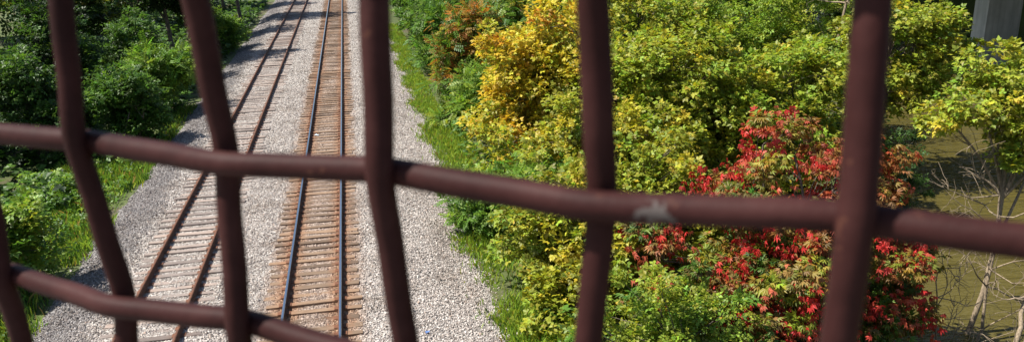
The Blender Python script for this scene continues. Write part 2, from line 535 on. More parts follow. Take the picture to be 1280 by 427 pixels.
def tmpl(kind):
    L = []
    if kind == 'simple':
        L.append(kite((0, 0, 0), (0, 1, 0), 1, .3, .12))
    elif kind == 'tri3':                         # three broad leaflets
        L.append(kite((0, .25, 0), (0, 1, 0), .8, .27, .15))
        for s in (-1, 1): L.append(kite((0, .18, 0), (s * .85, .5, 0), .66, .23, .15))
    elif kind == 'palm5':                        # creeper / buckeye: five drooping leaflets
        for a_, l_ in ((0, .95), (38, .85), (-38, .85), (78, .65), (-78, .65)):
            r = math.radians(a_); L.append(kite((0, 0, 0), (math.sin(r), math.cos(r), -.25), l_, .15, .28))
    elif kind == 'pinn':                         # feathery compound leaf
        for k in range(4):
            y = .14 + k * .21
            for s in (-1, 1): L.append(kite((0, y, -.12 * y * y), (s * .9, .45, -.05), .38 - .025 * k, .1, .05))
        L.append(kite((0, .95, -.1), (0, 1, -.1), .28, .07, .06))
    elif kind == 'spray':                        # a twig end with five leaves
        for k, (x, y, a_) in enumerate(((0, .45, 0), (.1, .25, 62), (-.1, .32, -58), (-.04, .05, 165))):
            r = math.radians(a_); L.append(kite((x * .3, y, 0), (math.sin(r), math.cos(r), .1 * (-1) ** k), .54, .19, .12))
    V = np.array(L).reshape(-1, 3); n = len(L)
    T = np.concatenate([[(4 * i, 4 * i + 1, 4 * i + 2), (4 * i, 4 * i + 2, 4 * i + 3)] for i in range(n)])
    return V, T


TM = {k: tmpl(k) for k in ('simple', 'tri3', 'palm5', 'pinn', 'spray')}


def leaves(name, P, Yd, Nd, size, col, kind, mat, parent=None):
    tv, tt = TM[kind]
    Yd = unit(Yd); X = unit(np.cross(Yd, Nd)); Nn = np.cross(X, Yd)
    V = P[:, None] + size[:, None, None] * (tv[None, :, 0:1] * X[:, None] + tv[None, :, 1:2] * Yd[:, None] + tv[None, :, 2:3] * Nn[:, None])
    n, k = len(P), len(tv)
    T = (tt[None] + (np.arange(n) * k)[:, None, None]).reshape(-1, 3)
    c = np.repeat(col, k, axis=0)
    return link(name, raw_mesh(name, V.reshape(-1, 3), T, col=c), mat, parent)


M_leaf = mat_leaf('leaf'); M_red = mat_leaf('red_leaf', .42, .42)
M_bark = mat_bark('grey_brown_bark', (.045, .034, .026), (.16, .13, .10))
M_pale = mat_bark('pale_dead_bark', (.11, .082, .052), (.29, .225, .15), 20)

# leaf colours (linear)
G_DARK = (.022, .05, .012); G_MID = (.06, .125, .022); G_BRIGHT = (.11, .22, .03); G_GRASS = (.21, .32, .038)
LIME = (.31, .345, .034); OLIVE = (.20, .21, .027); YEL = (.54, .45, .04); GOLD = (.58, .39, .034); ORANGE = (.45, .14, .022)
RED = (.62, .045, .042); CRIM = (.34, .016, .018); RUST = (.31, .105, .036); TAN = (.31, .20, .065)


def pick(palette, n, g):
    cols = np.array([c for c, _ in palette]); w = np.array([x for _, x in palette], float); w /= w.sum()
    return cols[g.choice(len(cols), n, p=w)]


def crown_points(lobes, n, g, fill=.45):
    vol = np.array([l[3] * l[4] * l[5] for l in lobes]) ** .8
    idx = g.choice(len(lobes), n, p=vol / vol.sum())
    L = np.array(lobes)[idx]
    d = unit(g.normal(size=(n, 3))); d[:, 2] = np.where(d[:, 2] < -.35, -d[:, 2], d[:, 2])
    r = (fill + (1 - fill) * g.random(n) ** .55) * g.uniform(.85, 1.12, n)
    r = np.where(g.random(n) < .13, r * g.uniform(1.1, 1.42, n), r)      # shoots that stick out
    return L[:, :3] + d * r[:, None] * L[:, 3:6], d, idx


def plant(name, label, cat, base, lobes, clumps, per, size, clump_r, palette, seed, kind='tri3', group=None, palette_fn=None,
          droop=.25, trunk_r=.12, jit=.3, mat=None, fill=.45, wood=None, branch_r=.02, red=None, clump_flat=.6, stems=1, skirt=0.0, grow=1.0):
    """Tree or shrub: tapered trunk or stems, limbs to each lobe, twigs to each clump, leaf clumps. Lobes are relative to the base."""
    g = np.random.default_rng(seed)
    bz = gz(base[0], base[1]) - .05
    root = thing(name, (base[0], base[1], bz), label, cat, group)
    lob = np.array(lobes, float)
    lob[:, 3:] *= grow
    if skirt > 0:                                # low boughs that reach nearly to the ground
        low = lob.copy(); low[:, 2] = lob[:, 2] * skirt; low[:, :2] = low[:, :2] * 1.15 + g.normal(0, .3, low[:, :2].shape)
        lob = np.concatenate([lob, low])
    lobes = [tuple(l) for l in lob]
    C, D, idx = crown_points(lobes, clumps, g, fill)
    C = C + g.normal(0, .34, C.shape)
    # wood
    tr = Tubes(); br = Tubes()
    cen = (lob[:, :3] * (lob[:, 3:4] ** 2)).sum(0) / (lob[:, 3] ** 2).sum()
    forks = []
    for s in range(stems):
        off = np.array([0, 0, 0]) if stems == 1 else np.array([*g.normal(0, .25, 2), 0])
        top = cen + np.array([*g.normal(0, .15, 2), 0]) + off * 3
        tt = np.linspace(0, 1, 7)[:, None]
        pts = off + (top - off) * tt + np.sin(tt * math.pi * 1.3) * np.array([*g.normal(0, .18, 2), 0])
        tr.add(pts, np.linspace(trunk_r, trunk_r * .45, 7), 8)
        forks.append(pts)
    nodes = []
    for i, l in enumerate(lob):
        f = forks[i % stems]; st = f[int(g.integers(3, 6))]
        tt = np.linspace(0, 1, 6)[:, None]
        e = l[:3]
        pts = st + (e - st) * tt + np.sin(tt * math.pi) * np.array([*g.normal(0, .15, 2), .15]) * np.linalg.norm(e - st) * .5
        br.add(pts, np.linspace(trunk_r * .5, trunk_r * .2, 6), 5); nodes.append(pts)
    for c, i in zip(C, idx):
        st = nodes[i][int(g.integers(2, 6))]
        m_ = (st + c) / 2 + g.normal(0, .08, 3) * np.linalg.norm(c - st)
        br.add(np.array([st, .5 * (st + m_) + g.normal(0, .03, 3), m_, c]), [branch_r, branch_r * .8, branch_r * .6, branch_r * .25], 3)
    wm = wood or M_bark
    link('trunk', tr.mesh('trunk'), wm, root); link('branches', br.mesh('branches'), wm, root)
    # leaves
    N = clumps * per
    ci = np.repeat(np.arange(clumps), per)
    off = unit(g.normal(size=(N, 3))) * (g.random(N) ** .5)[:, None] * clump_r * g.uniform(.55, 1.5, clumps)[ci][:, None]
    off[:, 2] *= clump_flat
    out = D[ci]
    P = C[ci] + off
    Yd = unit(off) + .6 * out + g.normal(0, .45, (N, 3)); Yd[:, 2] -= droop
    Nd = np.array([0, 0, .9]) + .55 * out + g.normal(0, .42, (N, 3))
    sz = size * g.uniform(.65, 1.25, N)
    if palette_fn is not None:
        cc = palette_fn(C, g)
    else:
        cc = pick(palette, clumps, g)
    col = cc[ci] * .6 + .4 * (palette_fn(P, g) if palette_fn is not None else pick(palette, N, g))
    col = col * np.exp(g.normal(0, jit * .6, (N, 1))) * np.exp(g.normal(0, .08, (N, 3)))
    leaves('crown', P, Yd, Nd, sz, np.clip(col, .004, .75), kind, mat or M_leaf, root)
    if red is not None:
        rn, rper, rsz, rpal, rfn = red
        Pc, Dc, _ = crown_points(lobes, rn * 6, g, .95)
        w = rfn(Pc) * np.where(Dc @ np.array([-.35, -.75, .55]) > -.15, 1.0, .15)      # most fruitful on the open side, away from the trees behind
        Pc = Pc[g.random(len(Pc)) < w][:rn]
        n = len(Pc)
        ci2 = np.repeat(np.arange(n), rper); N2 = n * rper
        o2 = g.normal(0, .17, (N2, 3)); P2 = Pc[ci2] * 1.0 + o2
        a2 = g.uniform(0, 6.283, N2)
        Y2 = np.column_stack([np.cos(a2) * .5, np.sin(a2) * .5, -g.uniform(.35, 1.0, N2)])
        N2v = np.column_stack([np.cos(a2), np.sin(a2), np.full(N2, .75)]) + g.normal(0, .2, (N2, 3))
        c2 = pick(rpal, n, g)[ci2] * .75 + .25 * pick(rpal, N2, g); c2 = c2 * np.exp(g.normal(0, .2, (N2, 1)))
        leaves('red_foliage', P2, Y2, N2v, rsz * g.uniform(.7, 1.25, N2), np.clip(c2, .004, .7), 'palm5', M_red, root)
    return root


def lobes_auto(h, r, n, g, base_frac=.3, squash=.8):
    """A rough crown: n lobes around the axis between base_frac*h and h."""
    out = []
    for k in range(n):
        a_ = k * 2.4 + g.uniform(-.4, .4); f = g.uniform(0, 1)
        z = h * (base_frac + (1 - base_frac) * (.12 + .72 * f))
        rad = r * (.62 - .25 * f) * g.uniform(.7, 1.1)
        lr = r * g.uniform(.45, .62)
        out.append((math.cos(a_) * rad, math.sin(a_) * rad, z, lr, lr, lr * squash))
    out.append((0, 0, h - r * .42, r * .5, r * .5, r * .45))
    return out


def blend(a_, b_, t): return np.asarray(a_) * (1 - t[:, None]) + np.asarray(b_) * t[:, None]


g0 = np.random.default_rng(5)
# --- right bank, near to far
# golden tree beside the track
def golden(C, g):
    t = np.clip(.70 - C[:, 0] * .14 + (C[:, 2] - 4) * .09 + g.normal(0, .15, len(C)), 0, 1)
    warm = pick([(YEL, 5), (GOLD, 3), (LIME, 1.8), (ORANGE, .4)], len(C), g)
    cool = pick([(LIME, 4), (G_BRIGHT, 1.5), (OLIVE, 1.2), (YEL, 1.5)], len(C), g)
    return np.where((g.random(len(C)) < t)[:, None], warm, cool)


plant('golden_tree', 'tall tree with golden yellow leaves beside the grass strip right of the tracks', 'tree', (8.7, 37.5),
      [(-1.5, -.6, 4.7, 1.5, 1.6, 1.4), (.2, -.4, 6.0, 1.6, 1.6, 1.2), (1.9, 0, 5.1, 1.8, 1.8, 1.5), (-1.4, -1.2, 2.9, 1.5, 1.5, 1.3), (.7, -1.8, 3.2, 1.9, 1.7, 1.5), (2.4, -.8, 2.8, 1.7, 1.6, 1.4), (.2, .8, 4, 1.8, 1.5, 1.9)],
      330, 56, .235, .62, None, 21, 'tri3', palette_fn=golden, trunk_r=.16, skirt=.4, grow=1.15)
# yellow-green trees behind it
LGREEN = (.25, .36, .036)
ygp = [(LIME, 5), (OLIVE, 1.5), (YEL, 1.6), (LGREEN, 3)]
plant('yellow_green_tree', 'yellow-green tree right of the golden tree, behind the red-leaved one', 'tree', (13.2, 34.5),
      [(-1.8, -.6, 4.4, 1.9, 1.8, 1.5), (.3, -.8, 5.2, 2.0, 1.8, 1.5), (2.2, 0, 4.8, 2.0, 1.8, 1.5), (-.8, -1.6, 3.0, 1.9, 1.7, 1.4), (1.6, -1.4, 3.2, 2, 1.7, 1.4)],
      330, 54, .235, .62, ygp, 22, 'tri3', trunk_r=.16, skirt=.4, grow=1.22)
plant('yellow_green_tree', 'rounded yellow-green tree with bare pale twigs in its middle, upper centre', 'tree', (15.0, 45.0),
      [(-2, -.6, 5.2, 2.2, 2, 1.6), (.6, -.8, 6.2, 2.2, 2, 1.5), (2.8, 0, 5.2, 2.2, 2, 1.7), (0, -1.4, 3.6, 2.3, 1.9, 1.5), (4.2, -.4, 4.2, 2, 1.8, 1.5)],
      300, 46, .26, .68, [(LIME, 4), (OLIVE, 1.5), (YEL, 1.6), (LGREEN, 3), (TAN, .3)], 23, 'tri3', trunk_r=.2, skirt=.45, grow=1.22)
plant('yellow_green_tree', 'yellowish tree just above the red leaves, in front of the lime-green tree', 'tree', (18.6, 33.4),
      [(-1.6, 0, 4.4, 1.7, 1.6, 1.3), (.4, 0, 5.2, 1.8, 1.6, 1.3), (2.0, .4, 4.4, 1.6, 1.5, 1.3), (0, -.9, 3.2, 1.9, 1.6, 1.3)],
      230, 52, .235, .6, [(LIME, 4), (OLIVE, 1), (YEL, 1.2), (LGREEN, 4)], 34, 'tri3', trunk_r=.15, skirt=.4, grow=1.22)
plant('lime_tree', 'bright lime-green tree above the red-leaved tree', 'tree', (24.0, 45.0),
      [(-2.4, 0, 6.4, 2.4, 2.2, 1.8), (.7, 0, 8.0, 2.4, 2.2, 1.7), (2.8, .4, 6.4, 2.2, 2, 1.8), (.3, -1.2, 5.0, 2.6, 2, 1.7), (-3.2, -.4, 4.4, 2.2, 2, 1.6)],
      260, 48, .27, .7, [(LGREEN, 6), (LIME, 2.5), (G_GRASS, 3)], 24, 'spray', trunk_r=.22, skirt=.5, grow=1.22)
# red creeper tree by the water
def redmask(C):
    t = .40 - .05 * (C[:, 2] - 3.6)
    patch = np.sin(C[:, 0] * 2.1 + 1.3 * np.sin(C[:, 2] * 1.7)) * np.sin(C[:, 2] * 2.3 + C[:, 1] * 1.1 + .7)
    return np.clip(t + .35 * patch, .02, .95)


def redbase(C, g):
    t = np.clip(.5 + .2 * (C[:, 2] - 3.6) + .06 * C[:, 0] + g.normal(0, .2, len(C)), 0, 1)
    hot = pick([(RUST, 4.5), (TAN, 2.5), (OLIVE, 3), (RED, .5), (ORANGE, .6), (LIME, 1)], len(C), g)
    cool = pick([(G_MID, 2.5), (G_BRIGHT, 3), (LIME, 2.2), (RUST, .7)], len(C), g)
    return np.where((g.random(len(C)) < t)[:, None], hot, cool)


plant('red_leaved_tree', 'broad tree hung with scarlet and rusty leaves at the river edge', 'tree', (12.0, 20.8),
      [(-3.8, -.2, 3.7, 1.4, 1.4, 1.2), (-3.6, -1.8, 3.2, 1.4, 1.3, 1.1), (-1.4, -2.4, 2.9, 1.5, 1.2, 1.1), (-1.3, .4, 4.8, 1.5, 1.5, 1.3), (.5, .7, 6.3, 1.4, 1.4, 1.1), (-.4, .9, 6.6, .7, .7, .6), (2.0, .7, 5.6, 1.5, 1.4, 1.2), (3.1, .4, 4.2, 1.3, 1.2, 1.1), (-1.5, -1.2, 3.0, 1.7, 1.5, 1.3), (.6, -1.2, 3.6, 1.8, 1.5, 1.4), (2.5, -1.0, 2.8, 1.5, 1.4, 1.2), (3.8, .1, 2.7, 1.0, 1.1, .9), (1.2, 1, 3.4, 2, 1.4, 1.6)],
      400, 46, .2, .5, None, 25, 'palm5', palette_fn=redbase, trunk_r=.14, red=(440, 9, .18, [(RED, 5), ((.45, .04, .038), 1.5), ((.52, .14, .08), 3.5)], redmask), droop=.4, skirt=.35)
plant('leafy_shrub', 'bright green leafy shrub at the foot of the red-leaved tree', 'shrub', (6.4, 17.2),
      [(-.9, 0, 1.3, 1.0, 1.0, .8), (.5, .2, 1.5, 1.0, 1.0, .8), (1.5, 0, 1.0, .9, .9, .7), (.2, -.8, .9, 1.0, .9, .7)],
      130, 46, .2, .42, [(G_BRIGHT, 2.5), (G_GRASS, 4), (LIME, 4), (OLIVE, 1)], 26, 'spray', trunk_r=.05, stems=4, skirt=.4)
plant('yellow_green_shrub', 'yellow-green shrub next to the grass at the gravel edge, lower centre', 'shrub', (5.7, 22.2),
      [(-.7, 0, 2.0, 1.1, 1.1, .9), (.7, .2, 2.6, 1.2, 1.1, .9), (.1, -.8, 1.5, 1.2, 1.1, 1.0), (1.5, -.4, 1.7, 1.2, 1.1, .9), (.2, .9, 2.9, 1.1, 1, .8), (-.6, -1.3, 1.0, .8, .8, .7)],
      200, 50, .19, .4, [(LIME, 5), (OLIVE, 2), (YEL, 1.6), (G_GRASS, 1.6)], 27, 'tri3', trunk_r=.06, stems=4, skirt=.4)
plant('yellow_green_shrub', 'low olive-yellow shrub between the gravel-edge shrub and the red-leaved tree', 'shrub', (8.6, 25.0),
      [(-.8, 0, 2.6, 1.3, 1.2, 1.0), (.8, .2, 3.2, 1.3, 1.2, 1.0), (0, -.9, 1.9, 1.4, 1.2, 1.1), (1.8, -.3, 2.2, 1.2, 1.1, 1.0)],
      220, 50, .2, .45, [(OLIVE, 2.5), (LIME, 4), (G_GRASS, 2), (YEL, 1.2)], 28, 'tri3', trunk_r=.07, stems=3, skirt=.4, grow=1.22)
plant('yellow_green_shrub', 'leafy yellow-green shrub under the golden tree, above the gravel-edge shrub', 'shrub', (7.4, 30.5),
      [(-.9, 0, 2.0, 1.2, 1.2, 1.0), (.8, .2, 2.8, 1.4, 1.2, 1.0), (0, -.9, 1.6, 1.4, 1.2, 1.0), (2.2, -.3, 2.4, 1.4, 1.2, 1.0), (3.4, -.5, 2.8, 1.4, 1.2, 1.1)],
      220, 50, .21, .46, [(LIME, 4), (YEL, 2.5), (G_GRASS, 2), (OLIVE, 1.5)], 35, 'tri3', trunk_r=.07, stems=3, skirt=.4, grow=1.22)
plant('feathery_shrub', 'green feathery shrub leaning over the gravel edge', 'shrub', (4.9, 27.6),
      [(-.7, 0, .9, .85, 1.0, .7), (.3, .3, 1.3, 1.0, 1.1, .8), (.5, -.8, 1.0, .9, 1, .7), (1.1, .6, 1.4, 1.0, 1, .8)],
      130, 22, .40, .42, [(G_BRIGHT, 5), (G_GRASS, 4), (G_MID, 1)], 29, 'pinn', trunk_r=.04, stems=4, skirt=.4)
# overhanging trees at the water
plant('overhanging_tree', 'yellow-green tree with branches overhanging the river, next to the bridge pier', 'tree', (25.8, 37.6),
      [(-2.4, -.3, 6.2, 2.0, 1.9, 1.5), (.6, -.2, 7.8, 2.3, 2, 1.5), (3.2, .2, 7.4, 2.0, 1.8, 1.2), (.8, -1.0, 5.2, 2.2, 1.8, 1.1), (3.2, -.8, 5.0, 1.7, 1.6, .9), (-.6, -.4, 4.2, 1.9, 1.6, 1), (4.8, 1.0, 5.8, 1.6, 1.5, .9)],
      260, 48, .26, .6, [(LIME, 5), (G_GRASS, 2.5), (OLIVE, 2), (YEL, .8)], 31, 'tri3', trunk_r=.2, wood=M_pale, grow=1.05)
plant('waterside_tree', 'slender tree with a bare pale trunk and lime leaves only at the top', 'tree', (19.3, 21.9),
      [(1.9, .6, 8.3, 1.0, 1.0, .8), (.5, .9, 9.0, 1.0, .9, .6), (-.5, 1.0, 8.7, .8, .8, .5), (2.1, 1.4, 9.5, 1.3, 1.2, .8), (1.4, 1.6, 9.9, 1.0, 1.0, .7), (3.2, .8, 8.7, 1.2, 1.1, .8), (4.2, 1.4, 9.1, 1.2, 1.1, .8), (3.8, 1.2, 10.1, 1.1, 1.1, .7), (1.8, .5, 7.3, .6, .6, .5)],
      165, 40, .2, .42, [(LIME, 5), (OLIVE, 2), (G_GRASS, 2), (YEL, .8)], 32, 'tri3', trunk_r=.11, wood=M_pale, branch_r=.014)
plant('dark_shrub', 'dark green shrub at the water edge behind the red-leaved tree', 'shrub', (22.6, 31.6),
      [(0, 0, 2.2, 1.0, 1, 1.0), (.6, -.2, 3.6, .9, .9, .9), (-.8, 0, 3.0, 1.1, 1, 1)],
      90, 40, .2, .4, [(G_DARK, 3), (G_MID, 3)], 33, 'spray', trunk_r=.06, stems=3, skirt=.4)
# mid and far right bank
for k, (x, y, h, r, pal, kind, lab, nm) in enumerate((
        (6.9, 50.5, 4.4, 2.0, [(G_MID, 1), (G_BRIGHT, 4), (G_GRASS, 2), (ORANGE, 2.4), (RUST, .5)], 'pinn', 'green shrub with orange tips left of the golden tree', 'orange_tipped_shrub'),
        (6.4, 43.2, 2.4, 1.6, [(G_BRIGHT, 4), (G_GRASS, 4), (LIME, 1)], 'pinn', 'small bright green feathery shrub at the grass strip below the orange-tipped shrub', 'feathery_shrub'),
        (6.0, 60.0, 3.6, 2.0, [(G_MID, 2), (G_BRIGHT, 5), (G_GRASS, 2)], 'pinn', 'mid-green feathery shrub on the gravel edge above the orange-tipped shrub', 'feathery_shrub'),
        (8.2, 67.0, 4.6, 2.4, [(G_MID, 3), (G_BRIGHT, 5), (G_GRASS, 1)], 'pinn', 'dense green shrub behind the orange-tipped shrub', 'dense_shrub'),
        (6.8, 76.0, 4.4, 2.4, [(G_MID, 3), (G_BRIGHT, 4), (G_GRASS, 1)], 'spray', 'green shrub close to the gravel far up the right side of the tracks', 'dense_shrub'),
        (11.5, 60.0, 5.4, 2.7, [(G_MID, 2), (G_BRIGHT, 4), (LIME, 2), (ORANGE, .6)], 'pinn', 'green tree behind the golden tree, left part with orange flecks', 'green_tree'),
        (9.5, 84.0, 6.0, 3.0, [(G_MID, 4), (G_DARK, 2), (G_BRIGHT, 1)], 'spray', 'dark green tree at the top edge right of the tracks', 'green_tree'),
        (6.5, 92.0, 5.0, 2.6, [(G_MID, 4), (G_DARK, 1), (G_BRIGHT, 2)], 'spray', 'farthest green shrub at the top edge beside the right gravel', 'dense_shrub'),
        (16.0, 74.0, 6.5, 3.4, [(G_MID, 3), (G_BRIGHT, 4), (LIME, 2)], 'spray', 'broad green tree at the top edge above the golden tree', 'green_tree'),
        (24.0, 72.0, 7.6, 3.6, [(G_MID, 3), (G_DARK, 1), (G_BRIGHT, 4)], 'spray', 'dark green tree with pale dead limbs, upper centre', 'green_tree'),
        (32.0, 68.0, 8.0, 3.6, [(G_BRIGHT, 4), (G_MID, 2), (G_GRASS, 2)], 'spray', 'light green tree at the top edge behind the lime-green tree', 'green_tree'),
        (36.5, 58.5, 8.4, 3.2, [(G_MID, 3), (G_DARK, 2.5), (LIME, 1)], 'spray', 'shaded green tree on the bank left of the bridge pier', 'green_tree'))):
    plant(nm, lab, 'tree' if 'tree' in nm else 'shrub', (x, y), lobes_auto(h * 1.1, r * 1.12, 6, g0, .22), int(62 * r), 30 if kind != 'pinn' else 17, .35 if kind != 'pinn' else .55, .62, pal, 40 + k, kind,
          trunk_r=.05 * r, stems=3 if 'shrub' in nm else 1, skirt=.45)

# --- left side of the tracks
shaded_greens = [(G_MID, 4), (G_DARK, 3.5), (G_BRIGHT, 1)]  # leaf greens darkened to stand in for shade on the inner bushes
for k, (x, y, h, r, pal, kind, lab, nm) in enumerate((
        (-11.0, 25.4, 2.6, 1.5, [(G_BRIGHT, 3), (G_MID, 1), (G_GRASS, 4), (LIME, 1)], 'spray', 'bright leafy bush on the grass at the lower left', 'leafy_bush'),
        (-13.2, 23.0, 2.4, 1.6, [(G_BRIGHT, 4), (G_MID, 1), (G_GRASS, 3)], 'spray', 'green bush cut by the left edge, lower left', 'leafy_bush'),
        (-15.2, 41.5, 4.2, 2.4, shaded_greens, 'spray', 'dense green bush at the left edge behind the grass', 'dense_bush'),
        (-11.3, 42.5, 3.2, 1.8, [(G_BRIGHT, 2.5), (G_MID, 4)], 'spray', 'sunlit green bush between the two left fence wires', 'dense_bush'),
        (-11.1, 49.0, 3.6, 1.9, [(G_BRIGHT, 4), (G_GRASS, 4), (G_MID, 1)], 'pinn', 'sunlit feathery bush nearest the left gravel', 'feathery_bush'),
        (-13.6, 54.5, 4.8, 2.2, [(G_BRIGHT, 1.5), (G_MID, 3), (G_DARK, 1)], 'spray', 'taller green bush behind the sunlit feathery bush', 'dense_bush'),  # greens kept darker here too, as painted shade
        (-11.2, 71.0, 3.4, 1.9, [(G_BRIGHT, 3), (G_GRASS, 2), (G_MID, 2)], 'spray', 'small sunlit bush between the tree shadows left of the siding', 'leafy_bush'),
        (-17.0, 50.0, 5.5, 2.6, shaded_greens, 'spray', 'large shaded bush in the left middle', 'dense_bush'))):
    plant(nm, lab, 'bush', (x, y), lobes_auto(h, r, 6, g0, .12), int(78 * r), 38 if kind != 'pinn' else 20, .28 if kind != 'pinn' else .5, .5, pal, 70 + k, kind, trunk_r=.05, stems=4)
dp = [(G_DARK, 5), (G_MID, 2), (OLIVE, .4)]
for k, (x, y, h, r, lab) in enumerate((
        (-17.5, 60.0, 9.5, 3.6, 'tall dark tree at the top left behind the sunlit bushes'),
        (-23.5, 53.0, 12.0, 4.0, 'dark tree at the far left edge with some yellowish leaves'),
        (-13.6, 67.0, 10.5, 3.3, 'dark tree whose shadow falls across the siding, left of the tracks'),
        (-22.0, 70.0, 11.0, 4.2, 'tall dark tree deep in the left woods'),
        (-14.6, 80.0, 10.5, 3.6, 'dark tree left of the siding, second from the top edge'),
        (-11.2, 90.0, 14.5, 3.5, 'dark tree at the top edge casting a shadow over both tracks'),
        (-14.5, 103.0, 12.0, 3.8, 'farthest dark tree at the top edge left of the siding'),
        (-21.0, 88.0, 12.0, 4.4, 'dark tree at the top left, behind the row beside the siding'),
        (-31.0, 76.0, 12.0, 4.6, 'dark tree deep in the woods behind the upper left corner'),
        (-28.0, 62.0, 10.0, 4.2, 'dark tree at the upper left corner, partly cut by the left edge'),
        (-20.5, 44.5, 9.5, 3.2, 'dark tree at the left edge above the horizontal wire'))):
    plant('dark_tree', lab, 'tree', (x, y), lobes_auto(h, r, 8, g0, .18), int(36 * r), 30, .48, .85, dp if k != 1 else [(G_DARK, 3), (G_MID, 2), (OLIVE, 2.5)], 90 + k, 'spray',
          group='dark trees left of the tracks', trunk_r=.2)

# ------------------------------------------------------------------ bare trees and limbs
def bare_tree(name, label, base, trunk, r0, n1, seed, spread=1.0, twigs=5, up=.6):
    g = np.random.default_rng(seed); bz = gz(base[0], base[1]) - .1
    root = thing(name, (base[0], base[1], bz), label, 'tree')
    T1 = Tubes(); T2 = Tubes()
    tp = np.array(trunk, float)
    s = np.linspace(0, 1, len(tp)); ss = np.linspace(0, 1, 14)
    P = np.column_stack([np.interp(ss, s, tp[:, i]) for i in range(3)]) + g.normal(0, .03, (14, 3))
    T1.add(P, np.linspace(r0, r0 * .35, 14), 8)
    for k in range(n1):
        st = P[int(g.integers(4, 14))]; a_ = g.uniform(0, 6.28); L = g.uniform(.9, 2.0) * spread
        d = unit(np.array([math.cos(a_), math.sin(a_), up + g.normal(0, .35)]))
        pts = [st]
        for _ in range(6):
            d = unit(d + g.normal(0, .22, 3) + np.array([0, 0, .04])); pts.append(pts[-1] + d * L / 6)
        pts = np.array(pts); T2.add(pts, np.linspace(r0 * .38, .008, 7), 5)
        for _ in range(twigs):
            q = pts[int(g.integers(2, 7))]; dd = unit(d + g.normal(0, .7, 3)); l = g.uniform(.25, .8) * spread
            pp = [q]
            for _ in range(4):
                dd = unit(dd + g.normal(0, .25, 3)); pp.append(pp[-1] + dd * l / 4)
            T2.add(np.array(pp), np.linspace(.011, .005, 5), 4)
    link('trunk', T1.mesh('trunk'), M_pale, root); link('branches', T2.mesh('branches'), M_pale, root)
    return root


bare_tree('bare_tree', 'leafless pale tree with forked limbs in front of the water, lower right corner', (15.6, 16.2), [(0, 0, 0), (.9, .6, 1.6), (2.6, 1.9, 4.0)], .13, 7, 201, 1.0, 5, .6)
bare_tree('bare_tree', 'thin leafless tree with tangled pale twigs beside the red-leaved tree', (17.2, 20.2), [(0, 0, 0), (.1, .1, 1.6), (-.2, .2, 4.2)], .045, 14, 202, 1.2, 7, .5)
bare_tree('bare_tree', 'leafless grey tree with long crooked limbs against the water, right edge', (19.5, 21.2), [(0, 0, 0), (.2, .1, 2.6), (.5, .5, 6.6)], .075, 20, 206, 1.4, 8, .45)
bare_tree('dead_tree', 'dead pale snag standing among the green trees, upper centre', (21.0, 58.0), [(0, 0, 0), (.6, 0, 4), (1.0, .2, 11.0)], .2, 10, 203, 1.6, 4, .5)
bare_tree('dead_tree', 'grey dead tree with a broken limb beside the lime-green tree', (20.2, 47.0), [(0, 0, 0), (.2, 0, 4), (-.2, -.2, 9.6)], .2, 10, 204, 1.5, 4, .4)
bare_tree('bare_tree', 'bare branching tree between the lime-green and overhanging trees', (25.5, 41.5), [(0, 0, 0), (.3, -.2, 4), (.9, -.5, 10.6)], .16, 14, 205, 1.4, 5, .5)

# ------------------------------------------------------------------ grass and ground cover
def blades(name, label, rects, dens, h0, h1, pal, seed, w=.012):
    g = np.random.default_rng(seed); X = []; Y = []
    for x0, x1, y0, y1 in rects:
        n = int(dens * (x1 - x0) * (y1 - y0)); X.append(g.uniform(x0, x1, n)); Y.append(g.uniform(y0, y1, n))
    X = np.concatenate(X); Y = np.concatenate(Y)
    patch = np.sin(X * 1.3 + np.sin(Y * .7) * 2) + np.sin(Y * .9 + X * .6)
    k = g.random(len(X)) < np.clip(.65 + .3 * patch, .12, 1); X, Y = X[k], Y[k]; n = len(X)
    edge = (.28 * np.sin(Y * .9) + .2 * np.sin(Y * 2.3 + 1) + .12 * np.sin(Y * 5.1)) + g.normal(0, .16, n)
    k = np.where(X > 0, X > 3.25 + .35 * np.clip((25 - Y) / 6, 0, 1) + edge, X < -9.55 + edge) | (g.random(n) < .02); X, Y = X[k], Y[k]; n = len(X)
    B = np.column_stack([X, Y, ground_z(X, Y) - .03]); a_ = g.uniform(0, 6.283, n); h = g.uniform(h0, h1, n)
    side = np.column_stack([np.cos(a_), np.sin(a_), np.zeros(n)]) * w
    lean = np.column_stack([g.normal(0, .3, n), g.normal(0, .3, n), np.zeros(n)])
    V = np.stack([B - side, B + side, B + lean * h[:, None] * .4 + np.array([0, 0, 1]) * h[:, None] * .6 + side * .7, B + lean * h[:, None] + np.array([0, 0, 1]) * h[:, None] * .93], 1)
    T = np.array([(0, 1, 2), (0, 2, 3)])[None] + (np.arange(n) * 4)[:, None, None]
    c = pick(pal, n, g) * np.exp(g.normal(0, .2, (n, 1)))
    return tag(link(name, raw_mesh(name, V.reshape(-1, 3), T.reshape(-1, 3), col=np.repeat(np.clip(c, .01, .6), 4, 0)), M_leaf), label, 'grass', kind='stuff')


gp = [(G_GRASS, 5), ((.26, .38, .045), 3), (G_BRIGHT, 2), (LIME, 2), (TAN, .5)]
blades('grass', 'bright grass strip between the right gravel edge and the shrubs', [(2.6, 5.4, 15, 48), (2.8, 4.6, 48, 84)], 430, .12, .36, gp, 301, .02)
blades('grass', 'sunlit tall grass left of the siding gravel', [(-13.5, -9.0, 15, 39.5), (-10.2, -9.3, 39.5, 50)], 300, .15, .5, [(G_GRASS, 4), (G_BRIGHT, 4), (G_MID, 2), (LIME, 1), (TAN, .8)], 302, .02)


